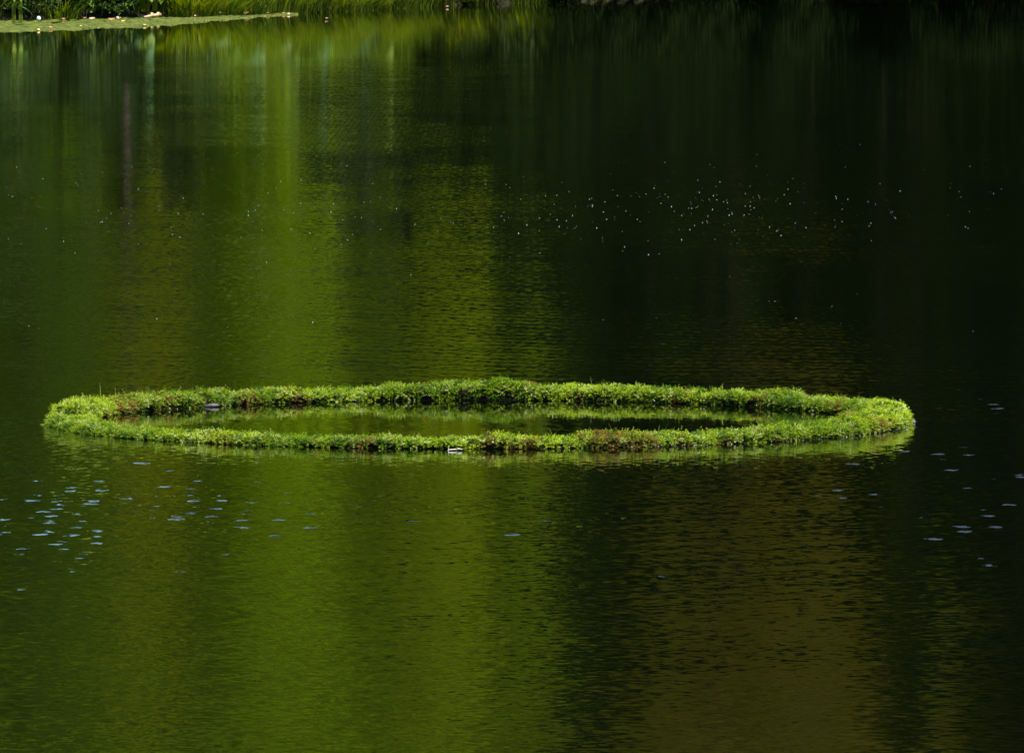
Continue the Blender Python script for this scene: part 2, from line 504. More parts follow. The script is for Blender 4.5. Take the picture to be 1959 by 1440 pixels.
tree('spruce', 6.5, 7.0, .60, sx=.65)
tree('spruce2', 8.1, 7.5, .80, sx=.70)
tree('spruce2', .6, 11.5, .72, sx=.75)
tree('spruce2', 2.0, 13.5, .70, sx=.75)
tree('olive', 3.7, 12, 1.05)
tree('olive', 5.6, 13, 1.1)
tree('olive', 1.2, 17, 1.1)
tree('olive', 4.4, 19, 1.2)
# the wood behind, row on row up the slope
for row, (dy, step, lo, hi) in enumerate([(18, 3.0, -22, -1.5), (25, 3.6, -27, 20), (35, 4.4, -32, 26), (48, 5.2, -38, 34), (64, 6, -44, 42), (82, 7, -48, 46), (104, 8, -56, 52), (130, 9, -62, 60), (160, 10, -70, 66)]):
    x = lo + PR.uniform(0, 1)
    while x < hi:
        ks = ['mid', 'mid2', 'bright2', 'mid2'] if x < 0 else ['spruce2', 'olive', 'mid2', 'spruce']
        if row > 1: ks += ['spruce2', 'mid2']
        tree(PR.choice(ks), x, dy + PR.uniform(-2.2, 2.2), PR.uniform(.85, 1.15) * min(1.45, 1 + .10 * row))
        x += step * PR.uniform(.8, 1.2)
# left of the frame
for x in (-12.5, -15.5, -19, -23, -28, -34):
    tree(PR.choice(['mid', 'mid2', 'birch']), x, PR.uniform(5, 8), PR.uniform(.8, 1.05))
# unseen tall spruces on the right-hand shore, added to shade the far wood
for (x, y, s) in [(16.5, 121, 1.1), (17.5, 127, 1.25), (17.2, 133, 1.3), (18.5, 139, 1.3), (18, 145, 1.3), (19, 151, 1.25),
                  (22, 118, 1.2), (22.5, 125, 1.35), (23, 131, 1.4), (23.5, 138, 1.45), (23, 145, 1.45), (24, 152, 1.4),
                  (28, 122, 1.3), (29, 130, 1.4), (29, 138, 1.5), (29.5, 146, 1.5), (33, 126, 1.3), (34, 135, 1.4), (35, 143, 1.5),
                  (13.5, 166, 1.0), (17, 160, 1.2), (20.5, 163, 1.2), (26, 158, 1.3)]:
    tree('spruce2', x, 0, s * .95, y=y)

# ------------------------------------------------------------------ undergrowth at the water's edge
def blade(p, d, L, W, bend, tint):
    """grass blade: a folded ribbon that arches over"""
    p = np.array(p, float); d = np.array(d, float)
    side = np.array([-d[1], d[0], 0.]); side /= (np.linalg.norm(side) + 1e-6)
    V = []
    for i in range(5):
        t = i / 4
        c = p + np.array([d[0] * t * L * (.15 + bend * t), d[1] * t * L * (.15 + bend * t), L * t * (1 - .45 * bend * t)])
        ww = W * (1 - t) ** .6 * .5 + .0004
        V += [c - side * ww, c + side * ww]
    F = [(2 * i, 2 * i + 1, 2 * i + 3, 2 * i + 2) for i in range(4)]
    return V, F, (tint, tint, tint)

def grass_mesh(seed, n, h, spread, bend=.8):
    r = random.Random(seed); mb = MB()
    for i in range(n):
        a = r.uniform(0, 6.283); q = spread * r.random() ** .5
        V, F, c = blade((q * math.cos(a), q * math.sin(a), -.03), (math.cos(a + r.uniform(-.8, .8)), math.sin(a + r.uniform(-.8, .8))),
                        h * r.uniform(.5, 1.1), .014 * r.uniform(.7, 1.4), bend * r.uniform(.2, 1), r.uniform(0, 1) ** 1.5)
        mb.add(V, F, c)
    m = mb.mesh('grass_blades'); m.materials.append(M['grass']); return m
GR = [grass_mesh(i, 170, .55, .34) for i in range(3)] + [grass_mesh(9, 140, .8, .28, .5)]

def big_leaf(L, W, seed, droop=.35):
    """heart-shaped leaf with folded midrib and wavy rim, base at origin, growing along +x"""
    r = random.Random(seed); V = []; F = []
    n = 7
    for i in range(n):
        t = i / (n - 1)
        ww = W * .5 * (math.sin(math.pi * min(1, t * .92 + .10)) ** .7) if i < n - 1 else .002
        x = L * (t - .08 * (1 - t)); z = L * (.22 * t - droop * t * t)
        wv = .06 * W * math.sin(t * 9 + seed)
        V += [(x - .05 * L * (1 - t), -ww, z + ww * .25 + wv), (x, 0, z), (x - .05 * L * (1 - t), ww, z + ww * .25 - wv)]
    for i in range(n - 1):
        a = 3 * i
        F += [(a, a + 1, a + 4, a + 3), (a + 1, a + 2, a + 5, a + 4)]
    c = r.uniform(.2, .9)
    return mesh_np('leaf_blade', V, F, (c, c, c), True)
LEAF = [big_leaf(.26, .20, i) for i in range(4)] + [big_leaf(.34, .12, 8 + i, .5) for i in range(3)]
for i, m in enumerate(LEAF): m.materials.append(M['herb_blue'] if i in (0, 2, 4) else M['herb'])

def herb_plant(x, y, h, seed, label, group, s=1.0, leaves=9):
    r = random.Random(seed)
    e = empty('butterbur_plant', (x, y, float(ground_z(x, y)) if lake_d(x, y) > 0 else -.02), label, 'plant', group, 0, s)
    st = MB(); pts = []
    for i in range(leaves):
        a = r.uniform(0, 6.283); hh = h * (.25 + .75 * (i + .5) / leaves); q = r.uniform(.06, .22)
        p = (q * math.cos(a), q * math.sin(a), hh)
        V, F = tube([(0.02 * math.cos(a), 0.02 * math.sin(a), -.05), (p[0] * .6, p[1] * .6, hh * .6), p], [.006, .005, .003], 4)
        st.add(V, F, (.3, .3, .3)); pts.append((p, a))
    obj('stems', st.mesh('plant_stems'), M['herb'], e)['kind'] = 'stuff'
    for p, a in pts:
        o = obj('leaf', r.choice(LEAF), None, e, p)
        o.rotation_euler = (r.uniform(-.4, .4), r.uniform(-.1, .9), a + r.uniform(-.4, .4))
        o.scale = [r.uniform(.7, 1.25)] * 3
    return e

R2 = random.Random(21)
# grass along the bank
gcount = 0
for i in range(215):
    x = R2.choice([R2.uniform(-10, 1), R2.uniform(-5, -1.5)])
    if x < -5.2 and R2.random() < .6: continue
    y = float(bank_y(x)) + R2.choice([R2.uniform(-.2, .7), R2.uniform(.6, 2.2)])
    if lake_d(x, y) < -.35: continue
    where = ('left' if x < -4.6 else 'middle' if x < -2 else 'right')
    e = empty('grass_clump', (x, y, max(-.02, float(ground_z(x, y)) - .04)),
              {'left': 'green grass clump on the far bank behind the algae mat',
               'middle': 'sunlit grass clump on the far bank where the algae mat ends',
               'right': 'shaded grass clump on the dark right stretch of far bank'}[where],
              'grass', 'grass clumps, %s stretch of the far bank' % where, R2.uniform(0, 6.28), R2.uniform(.7, 1.35))
    obj('blades', R2.choice(GR), None, e)['kind'] = 'stuff'
# broad-leaved herbs
spots = [(372, 30), (345, 34), (385, 20), (410, 22), (560, 24), (545, 16), (610, 22), (625, 18), (655, 18), (690, 16), (215, 24), (130, 30),
         (170, 22), (250, 28), (310, 24), (480, 16), (720, 14), (745, 12), (520, 18), (590, 12), (330, 20), (440, 14), (780, 8), (820, 6), (100, 20), (60, 26), (425, 22), (455, 20), (500, 18), (398, 16), (470, 12), (575, 18), (600, 14), (640, 14), (670, 12), (535, 18), (555, 10), (705, 12), (360, 22), (285, 22), (190, 26), (145, 24), (25, 28)]
for i, (px, py) in enumerate(spots):
    c = pix(px, min(py + 10, 40)); x = c.x; y = float(bank_y(x)) + .35 + .12 * (30 - py) / 6
    lab = 'broad leaved bank plant %s' % (
        ['with a large pale drooping leaf above the pink litter', 'standing at the right end of the algae mat'][i] if i < 2 else
        'among sunlit grass left of the last pale petals' if px < 560 and px > 350 else
        'with curled pale leaves at the water edge' if px >= 560 and px < 700 else
        'in the dark hollow behind the algae mat' if px <= 350 else 'on the dim bank beyond the sunlit stretch')
    herb_plant(x, y, R2.uniform(.35, .75), i, lab, 'broad leaved plants on the far bank', R2.uniform(.75, 1.1), 10)

# bushes whose foot shows along the top left edge
def shrub_mesh(seed, h=1.5, R=.8, n=2600, L=.075, leaf='shrub'):
    global rng
    rng = np.random.default_rng(seed)
    k = 26
    cz = rng.uniform(.15, 1, k) * h * .8; a = rng.uniform(0, 6.283, k); q = R * np.sqrt(rng.uniform(0, 1, k)) * .8
    cc = np.stack([q * np.cos(a), q * np.sin(a), cz], 1)
    idx = rng.integers(0, k, n)
    c = cc[idx] + rand_dirs(n) * (rng.uniform(0, 1, (n, 1)) ** .5) * R * .38
    c[:, 2] = np.abs(c[:, 2]) + .03
    v, f = cards(c, L, L * .6, .6)
    t = np.clip(rng.uniform(0, .5, k)[idx] + rng.uniform(-.1, .5, n), 0, 1)
    mb = MB(); mb.add(v, f, np.repeat(t, 4)[:, None] * np.ones(3))
    m = mb.mesh('bush_foliage'); m.materials.append(M[leaf])
    st = MB()
    for i in range(0, k, 2):
        V, F = tube([(0.1 * math.cos(a[i]), 0.1 * math.sin(a[i]), -.1), (cc[i, 0] * .6, cc[i, 1] * .6, cz[i] * .55), tuple(cc[i])], [.016, .011, .004], 5)
        st.add(V, F)
    s = st.mesh('bush_branches', True); s.materials.append(M['bark'])
    return m, s
SH_DARK = shrub_mesh(35, 1.7, 1.0, 3400, .08, 'leaf_dark')  # bush copy with shade put into its leaf colour
SH = [shrub_mesh(31), shrub_mesh(32, 1.2, .9), shrub_mesh(33, 1.8, 1.0, 3000), shrub_mesh(34, 1.0, .7, 2200, .07, 'herb'), SH_DARK]
def shrub(x, y, s, k, label, group):
    e = empty('leafy_bush', (x, y, float(ground_z(x, y))), label, 'bush', group, R2.uniform(0, 6.28), s)
    obj('foliage', SH[k][0], None, e)['kind'] = 'stuff'; obj('branches', SH[k][1], None, e)['kind'] = 'stuff'
x = -9.6
while x < 11:
    y = float(bank_y(x)) + (R2.uniform(.2, 1.3) if x < -5 else R2.uniform(.5, 1.5) if x < -1.8 else R2.uniform(.1, .8))
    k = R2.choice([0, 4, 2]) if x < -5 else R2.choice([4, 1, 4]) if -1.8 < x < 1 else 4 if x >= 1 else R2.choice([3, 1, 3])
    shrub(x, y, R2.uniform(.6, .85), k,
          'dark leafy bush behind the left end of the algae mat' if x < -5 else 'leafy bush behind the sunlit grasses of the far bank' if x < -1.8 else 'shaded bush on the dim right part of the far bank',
          'bushes along the far bank')
    x += R2.uniform(.35, .6)
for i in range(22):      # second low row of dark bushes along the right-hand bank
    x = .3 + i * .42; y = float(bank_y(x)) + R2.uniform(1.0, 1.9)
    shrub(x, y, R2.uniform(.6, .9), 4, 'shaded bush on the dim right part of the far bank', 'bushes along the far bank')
for i in range(6):
    x = -9.3 + i * .42; y = float(bank_y(x)) + R2.uniform(.1, .6)
    shrub(x, y, R2.uniform(.5, .7), 0, 'dark leafy bush behind the left end of the algae mat', 'bushes along the far bank')
for i in range(20):      # low growth over the foot of the right-hand bank
    x = .2 + i * .32; y = float(bank_y(x)) + R2.uniform(-.1, .5)
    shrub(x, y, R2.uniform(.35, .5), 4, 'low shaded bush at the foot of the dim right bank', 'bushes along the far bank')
for i in range(34):      # taller bushes under the trees
    x = R2.uniform(-12, 12); y = float(bank_y(x)) + R2.uniform(4.5, 11)
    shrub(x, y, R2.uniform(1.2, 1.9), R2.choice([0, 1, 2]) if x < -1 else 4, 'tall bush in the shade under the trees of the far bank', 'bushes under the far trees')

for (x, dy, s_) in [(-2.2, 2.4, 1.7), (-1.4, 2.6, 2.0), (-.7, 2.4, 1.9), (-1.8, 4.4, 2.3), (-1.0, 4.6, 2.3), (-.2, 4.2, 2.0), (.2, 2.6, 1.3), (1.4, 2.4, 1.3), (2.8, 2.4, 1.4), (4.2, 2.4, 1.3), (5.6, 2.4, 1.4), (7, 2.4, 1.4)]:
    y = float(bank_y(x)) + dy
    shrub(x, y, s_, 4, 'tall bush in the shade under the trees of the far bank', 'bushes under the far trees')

# reeds standing at the left end of the algae mat
for (px, lab) in [(27, 'upright green reed with a leafy tip, left one at the left frame edge'), (40, 'thick green reed just right of the leafy tipped one')]:
    p = pix(px, 45)
    e = empty('reed', (p.x, p.y, -.02), lab, 'reed')
    mb = MB()
    for j in range(3):
        V, F = tube([(j * .02 - .02, 0, -.1), (j * .02 - .03, .01, .35), (j * .03 - .05, .02, .8 - .1 * j)], [.010, .008, .003], 5)
        mb.add(V, F, (.6, .6, .6))
    obj('stems', mb.mesh('reed_stems'), M['grass'], e)['kind'] = 'stuff'
    for j in range(5):
        o = obj('leaf', LEAF[4 + j % 3], None, e, (0, .01, .25 + .09 * j)); o.scale = (.55, .55, .55)
        o.rotation_euler = (0, .3, j * 2.4)

# ------------------------------------------------------------------ algae mat and what lies on it
EDGE_PX = [(-60, 61), (0, 60.5), (50, 60), (100, 58), (150, 57), (200, 54), (260, 52), (320, 49), (380, 43), (440, 37), (500, 33), (540, 30), (570, 28.5)]
ex = np.array([pix(a, b).x for a, b in EDGE_PX]); ey = np.array([pix(a, b).y for a, b in EDGE_PX])
def mat_edge(x): return np.interp(x, ex, ey)
mb = MB()
mx = np.linspace(-9.0, ex[-1], 260)
rows = 46
Vm = []
for j in range(rows + 1):
    t = j / rows
    y0 = mat_edge(mx) + .35 * np.sin(mx * 3.1) * .6 + .2 * np.sin(mx * 9.7 + 1)
    y1 = bank_y(mx) + .9
    yy = y0 + (y1 - y0) * t
    h = np.array([mnoise.noise(Vector((a * 2.2, b * 1.1, 0))) for a, b in zip(mx, yy)])
    h2 = np.array([mnoise.noise(Vector((a * 9, b * 6, 4))) for a, b in zip(mx, yy)])
    zz = .010 + .024 * h + .022 * h2 - .010 * t
    zz = zz - (.03 if j == 0 else 0)
    Vm.append(np.stack([mx, yy, zz], 1))
Vm = np.concatenate(Vm)
nx = len(mx)
fi = np.array([(j * nx + i, j * nx + i + 1, (j + 1) * nx + i + 1, (j + 1) * nx + i) for j in range(rows) for i in range(nx - 1)])
M['algae'] = simple_mat('algae', (0.018, 0.032, 0.005), (0.115, 0.13, 0.017), 5.5, .8, .15, .8, 10)
tag(obj('algae_mat', mesh_np('algae_mat', Vm, fi, smooth=True), M['algae']),
    'yellow green algae mat floating along the left part of the far bank', 'algae', kind='stuff')

def bent_leaf(L, W, seed):
    r = random.Random(seed); V = []; F = []
    for i in range(5):
        t = i / 4; ww = W * .5 * math.sin(math.pi * (t * .9 + .05)); z = .3 * L * (t - .5) ** 2 * 2 + r.uniform(0, .1) * L
        V += [(L * (t - .5), -ww, z + .3 * ww), (L * (t - .5), 0, z), (L * (t - .5), ww, z + .3 * ww)]
    for i in range(4):
        a = 3 * i; F += [(a, a + 1, a + 4, a + 3), (a + 1, a + 2, a + 5, a + 4)]
    me = mesh_np('fallen_leaf', V, F, smooth=True); return me
def litter(px, py, L, mat, label, rz=0, tilt=.5, cat='fallen leaf', z=.02):
    L *= .65
    me = bent_leaf(L, L * .5, int(px * 7 + py)); p = pix(px, py)
    zz = z
    for k in range(60):                       # slide up the sight line until it clears the bank
        zz = z + k * .01
        p = pix(px, py, zz)
        if float(ground_z(p.x, p.y)) + .015 < zz: break
    o = obj('fallen_leaf', me, M[mat], None, (p.x, p.y, zz)); o.rotation_euler = (tilt, 0, rz)
    return tag(o, label, cat, 'fallen leaves on the water by the far bank')
litter(97, 53, .10, 'dry_leaf', 'small red brown leaf on the algae right of the white float')
litter(176, 36.5, .14, 'pale_leaf', 'pale pinkish leaf at the back of the algae mat, left of the orange tipped one', .2)
litter(162, 35, .10, 'dry_leaf', 'small orange leaf touching the left of a pale pink leaf', 0)
litter(226, 34.5, .12, 'pale_leaf', 'bright pale leaf with orange tip at the back of the algae mat', .5, .9)
litter(214, 38, .16, 'dry_leaf', 'dark brown leaf in front of the bright pale leaf')
litter(122, 37, .10, 'dry_leaf', 'dull orange leaf at the back of the algae, left of all pale leaves')
litter(236, 41, .10, 'yellow_leaf', 'small yellow leaf in front of the brown leaf')
litter(155, 50, .06, 'yellow_leaf', 'tiny yellow speck of leaf near the front of the algae mat')
litter(277, 48, .07, 'yellow_leaf', 'tiny pale yellow leaf at the front edge below the long stick')
litter(375, 31, .10, 'pale_leaf', 'pale yellowish leaf on the shore below the large drooping leaf', .4, .7)
litter(402, 27, .07, 'pale_leaf', 'tiny white pink petal, left one of the petal cluster', 0, .9)
litter(421, 25, .08, 'pale_leaf', 'brightest pink petal in the middle of the petal cluster', .7, .9)
litter(425, 27, .07, 'pale_leaf', 'pink petal just right of the brightest petal', 0, .8)
litter(415, 29.5, .07, 'pale_leaf', 'pale petal at the water edge below the cluster', 0, .8)
litter(395, 30.5, .08, 'dry_leaf', 'dull pink leaf at the water edge left of the petal cluster', 0)
litter(470, 26, .16, 'dry_leaf', 'long orange pink leaf at the edge of the sunlit grass', 0)
litter(513, 25.5, .10, 'dry_leaf', 'small orange leaf under a yellow shoot', 0)
litter(552, 27, .08, 'pale_leaf', 'pale pink petal at the last bright tip of the shore litter', .3, .9)
litter(543, 26, .10, 'dry_leaf', 'reddish leaf left of the last pale petal', .3)
litter(625, 35.5, .075, 'pale_leaf', 'lone pale leaf floating on dark water beyond the algae mat', 0, .3)
litter(856, 13, .07, 'pale_leaf', 'lone pinkish leaf floating by the dim right bank', 0, .5)
litter(303, 25, .08, 'yellow_leaf', 'orange yellow leaf in the bank above the long stick', 0, 1.1, z=.10)
litter(291, 26, .08, 'yellow_leaf', 'pale yellow leaf left of the orange yellow one above the stick', 0, 1.1, z=.10)

p0, p1 = pix(275, 37), pix(306, 35)
V, F = tube([(p0.x, p0.y, .03), ((p0.x + p1.x) / 2, (p0.y + p1.y) / 2, .045), (p1.x, p1.y, .05)], [.012, .022, .026], 8)
tag(obj('drift_stick', mesh_np('drift_stick', V, F, smooth=True), M['stick']), 'long pinkish stick lying on the algae mat', 'stick')
p0, p1 = pix(-8, 39), pix(22, 38.5)
V, F = tube([(p0.x, p0.y, .03), ((p0.x + p1.x) / 2, (p0.y + p1.y) / 2, .05), (p1.x, p1.y, .03)], [.028, .03, .02], 8)
tag(obj('drift_branch', mesh_np('drift_branch', V, F, smooth=True), M['dry_leaf']), 'red brown branch at the water line by the left frame edge', 'branch')

# white float with its yellow lower weight
p = pix(74, 46)
fl = empty('fishing_float', (p.x, p.y, 0), 'small round white float standing up from the algae mat', 'float')
def sphere(r, sz=1.0, seg=14, rings=9, c=(0, 0, 0)):
    V = []; F = []
    for i in range(rings + 1):
        a = math.pi * i / rings
        for k in range(seg):
            b = 2 * math.pi * k / seg
            V.append((c[0] + r * math.sin(a) * math.cos(b), c[1] + r * math.sin(a) * math.sin(b), c[2] + r * sz * math.cos(a)))
    for i in range(rings):
        for k in range(seg):
            F.append((i * seg + k, (i + 1) * seg + k, (i + 1) * seg + (k + 1) % seg, i * seg + (k + 1) % seg))
    return np.array(V), np.array(F)
V, F = sphere(.031, 1.15, c=(0, 0, .075)); obj('ball', mesh_np('float_ball', V, F, smooth=True), M['white'], fl)
V, F = tube([(0, 0, -.05), (0, 0, .045)], [.006, .006], 6); obj('stem', mesh_np('float_stem', V, F, smooth=True), M['rim'], fl)
p = pix(73.5, 59.5)
V, F = sphere(.022, .9)
tag(obj('yellow_fruit', mesh_np('yellow_fruit', V, F, smooth=True), M['yellow_leaf'], None, (p.x, p.y, .012)),
    'small round yellow fruit floating at the algae edge in front of the white float', 'fruit')

# ------------------------------------------------------------------ floating seed fluff far out on the lake
RS = random.Random(77); mb = MB()
octa = np.array([(1, 0, 0), (0, 1, 0), (-1, 0, 0), (0, -1, 0), (0, 0, .9), (0, 0, -.5)], float)
of = np.array([(0, 1, 4), (1, 2, 4), (2, 3, 4), (3, 0, 4), (1, 0, 5), (2, 1, 5), (3, 2, 5), (0, 3, 5)])
for i in range(480):
    u = RS.random()
    if u < .50: px, py = RS.gauss(1200, 380), RS.gauss(400, 36)
    elif u < .74: px, py = RS.uniform(0, 700), RS.gauss(400, 42)
    elif u < .90: px, py = RS.uniform(1250, 1980), RS.gauss(375, 45)
    else: px, py = RS.uniform(0, 1960), RS.gauss(450, 120)
    if not 180 < py < 690: continue
    c = pix(px, py); s = .0007 + .0014 * RS.random() ** 2.2
    mb.add(octa * s * np.array([1.3, 1.3, .75]) + np.array([c.x, c.y, s * .3]), of)
tag(obj('seed_fluff', mb.mesh('seed_fluff'), M['fluff']), 'tiny white seeds scattered over the dark water behind the ring', 'seeds', kind='stuff')

# ------------------------------------------------------------------ the mossy ring
FAR_TOP = [(85, 775), (130, 762), (180, 755), (230, 752), (260, 748), (300, 743), (400, 740), (500, 737), (560, 735), (620, 737), (680, 739), (720, 731), (780, 727), (850, 724),
           (900, 722), (960, 718), (1005, 722), (1020, 731), (1100, 728), (1180, 729), (1250, 733), (1350, 738), (1450, 740), (1490, 738),
           (1520, 747), (1560, 752), (1640, 757), (1700, 760), (1748, 775)]
NEAR_TOP = [(85, 785), (150, 797), (200, 806), (250, 812), (300, 817), (350, 818), (400, 816), (450, 820), (500, 822), (560, 828), (600, 829), (660, 831), (700, 828),
            (740, 822), (780, 829), (830, 830), (880, 830), (930, 825), (965, 820), (1000, 824), (1040, 829), (1100, 824), (1150, 817),
            (1200, 820), (1280, 820), (1330, 822), (1370, 815), (1400, 813), (1430, 818), (1500, 805), (1530, 802), (1560, 805),
            (1600, 795), (1640, 783), (1680, 780), (1720, 775), (1748, 772)]
HW = .082          # half width of the cushion
def ring_height(th):
    """moss height at an angle (0 = right, 90 = far side)"""
    x = RC.x + RING_R * math.cos(th); y = RC.y + RING_R * math.sin(th)
    px = 979.5 + x / y * F_PX
    base = 720 + (math.atan(CAM_H / y) - PITCH) * F_PX
    T = FAR_TOP if math.sin(th) > 0 else NEAR_TOP
    top = np.interp(px, [a for a, b in T], [b for a, b in T])
    h = (base - top) * y / F_PX
    return float(np.clip(h, .044, .110))
NTH = 720
TH = np.linspace(0, 2 * math.pi, NTH, endpoint=False)
HT = np.array([ring_height(t) for t in TH])
HT = (HT + np.roll(HT, 1) + np.roll(HT, -1) + np.roll(HT, 2) + np.roll(HT, -2)) / 5 - .016
def ht(th): return np.interp(np.mod(th, 2 * math.pi), TH, HT, period=2 * math.pi)

ring = empty('moss_ring', (RC.x, RC.y, 0), 'large floating ring overgrown with bright green moss in the middle of the lake', 'moss ring')

# floating tube under the moss
V = []; F = []
for i in range(180):
    t = 2 * math.pi * i / 180
    for k in range(12):
        a = 2 * math.pi * k / 12
        rr = RING_R + .055 * math.cos(a)
        V.append((rr * math.cos(t), rr * math.sin(t), -.020 + .034 * math.sin(a)))
for i in range(180):
    for k in range(12):
        F.append((i * 12 + k, i * 12 + (k + 1) % 12, ((i + 1) % 180) * 12 + (k + 1) % 12, ((i + 1) % 180) * 12 + k))
obj('float_tube', mesh_np('float_tube', V, np.array(F)[:, ::-1], smooth=True), M['rim'], ring)['label'] = 'grey floating tube that carries the moss'

# moss material: colour is per shoot
def moss_mat():
    n = NT('moss')
    at = n.n('Attribute', attribute_name='tint')
    n.L.new(at.outputs['Color'], n.b.inputs['Base Color'])
    n.b.inputs['Roughness'].default_value = .6
    n.b.inputs['Specular IOR Level'].default_value = .15
    tr = n.n('BsdfTranslucent', {'Color': n.n('HueSaturation', {'Color': at.outputs['Color'], 'Hue': .49, 'Saturation': 1.1, 'Value': 1.2}).outputs[0]})
    ms = n.n('MixShader', {0: .42, 1: n.b.outputs[0], 2: tr.outputs[0]})
    n.L.new(ms.outputs[0], n.out.inputs[0])
    return n.m
M['moss'] = moss_mat()
M['peat'] = simple_mat('peat', (0.012, 0.010, 0.005), (0.035, 0.025, 0.010), 60, .95, .1, .8)

def sect(th, ph, hs=1.0, ws=1.0):
    """point of the cushion surface and its outward normal (arrays)"""
    H = ht(th) * hs
    c, s = np.cos(ph), np.sin(ph)
    lump = np.array([1.5 * mnoise.noise(Vector((a * 9.0, b * 1.3, 2.2))) + .9 * mnoise.noise(Vector((a * 26.0, b * 2.0, 7.7))) for a, b in zip(th, ph)])
    wv = HW * ws * (1 + .14 * lump)
    rr = RING_R + wv * np.sign(c) * np.abs(c) ** .8 * (.74 + .26 * np.clip(s * 1.8, 0, 1))
    z = H * np.abs(s) ** .75 * (1 + .12 * lump)
    nr = c / HW; nz = s / H
    l = np.sqrt(nr ** 2 + nz ** 2)
    nr, nz = nr / l, nz / l
    P = np.stack([rr * np.cos(th), rr * np.sin(th), z], 1)
    N = np.stack([nr * np.cos(th), nr * np.sin(th), nz], 1)
    return P, N

def moss_shoots(th, ph, green, brown, seed):
    """tufts of feathery shoots: each shoot a bent axis with leaflets all round.
    th, ph, green, brown belong to the tufts; every tuft spreads its shoots like a rosette"""
    g = np.random.default_rng(seed)
    K0 = 9
    m = len(th)
    Pt, Nt = sect(th, ph)
    Pt = Pt - Nt * g.uniform(.010, .024, (m, 1))
    n = m * K0
    P = np.repeat(Pt, K0, 0); N = np.repeat(Nt, K0, 0)
    off = g.normal(size=(n, 3)); off -= N * (off * N).sum(1, keepdims=True)
    off /= np.linalg.norm(off, axis=1, keepdims=True) + 1e-6
    q = g.uniform(0, 1, (n, 1)) ** .6
    P = P + off * q * .0065
    d = N * (1.0 - .25 * q) + off * q * .95 + np.array([0, 0, .30]) + g.normal(size=(n, 3)) * .12
    d /= np.linalg.norm(d, axis=1, keepdims=True)
    bend = off * .5 + g.normal(size=(n, 3)) * .22; bend[:, 2] -= .42
    lum = np.array([mnoise.noise(Vector((a * 19.0, b * 1.5, 31.0))) for a, b in zip(th, ph)])[:, None]
    big = np.repeat(g.uniform(.72, 1.25, (m, 1)) * (1 + .6 * lum), K0, 0)
    Ls = g.uniform(.022, .034, (n, 1)) * .78 * big * np.where(g.random((n, 1)) < .04, 1.4, 1)
    a1 = np.cross(d, g.normal(size=(n, 3))); a1 /= np.linalg.norm(a1, axis=1, keepdims=True)
    a2 = np.cross(d, a1)
    Vs = []; K = 12
    for j in range(K):
        t = (j + .6) / K
        c = P + d * Ls * t + bend * Ls * t * t * .35
        ang = j * 2.39996
        o = a1 * math.cos(ang) + a2 * math.sin(ang)
        ll = (.0082 * (1.15 - .70 * t)) * g.uniform(.8, 1.25, (n, 1))
        ww = .0031 * (1.1 - .35 * t)
        ax = d + bend * t * .5
        tip = c + (o * .8 + ax * .7) * ll
        side = np.cross(o, ax); side /= np.linalg.norm(side, axis=1, keepdims=True)
        mid = c + (o * .8 + ax * .7) * ll * .45
        Vs.append(np.stack([c, mid + side * ww * .5, tip, mid - side * ww * .5], 1))
    V = np.stack(Vs, 1).reshape(-1, 3)
    F = np.arange(len(V)).reshape(-1, 4)
    u = g.random((m, 1))
    fresh = np.array([.115, .195, .004]); lime = np.array([.29, .37, .020]); deep = np.array([.050, .115, .004]); dead = np.array([.18, .120, .024])
    pale = np.array([.44, .50, .13])
    G = np.asarray(green)[:, None]; B = np.asarray(brown)[:, None]
    base = fresh * (1 - G) + lime * G
    base = np.where(u < .27, deep, base)
    base = np.where(u > .86, pale * (.6 + .4 * G), base)
    base = np.repeat(base, K0, 0)
    isdead = (np.repeat(g.random((m, 1)), K0, 0) * .7 + g.random((n, 1)) * .3) < np.repeat(B, K0, 0) * .9
    base = np.where(isdead, dead * g.uniform(.5, 1.3, (n, 1)), base)
    base = base * g.uniform(.75, 1.25, (n, 1))
    tt = np.array([.42 + .95 * (j + .6) / K for j in range(K)])       # leaflets get paler from shoot base to tip
    C = base[:, None, None, :] * tt[None, :, None, None] * np.ones((1, 1, 4, 1))
    return V, F, C.reshape(-1, 3)

# dark bed that shows between the shoots
th = np.repeat(np.linspace(0, 2 * math.pi, 360, endpoint=False), 13)
ph = np.tile(np.linspace(-.10, math.pi + .10, 13), 360)
Pb, _ = sect(th, ph, .74, .88)
fb = []
for i in range(360):
    for k in range(12):
        j = (i + 1) % 360
        fb.append((i * 13 + k, i * 13 + k + 1, j * 13 + k + 1, j * 13 + k))
obj('peat_bed', mesh_np('peat_bed', Pb, np.array(fb), smooth=True), M['peat'], ring)['label'] = 'dark peaty bed under the moss shoots'

BROWN_SPOTS = [  # (pixel x, far side?, half width in px, strength)
    (1165, False, 55, .75), (1215, False, 30, .5), (935, False, 30, .5), (1010, False, 20, .55), (440, False, 40, .35), (705, False, 22, .5),
    (505, False, 30, .35), (1360, False, 15, .4), (1290, False, 25, .3), (1650, False, 30, .4), (1460, False, 15, .35), (620, False, 16, .25),
    (215, True, 45, .6), (300, True, 30, .4), (460, True, 25, .55), (550, True, 18, .55), (370, True, 25, .35), (1310, True, 22, .5), (1480, True, 35, .3),
    (1015, True, 10, .4), (790, True, 20, .25), (1630, True, 30, .4), (1145, True, 30, .25)]
def brownness(th):
    x = RC.x + RING_R * np.cos(th); y = RC.y + RING_R * np.sin(th)
    px = 979.5 + x / y * F_PX; far = np.sin(th) > 0
    b = np.full(len(th), .05)
    for cx, f, w_, s in BROWN_SPOTS:
        b = np.maximum(b, np.where(far == f, s * np.exp(-((px - cx) / w_) ** 2), 0))
    return b
BARE = 2.0   # filled below: angle where the grey tube is bare (inner far left)
bx = pix(298, 775)
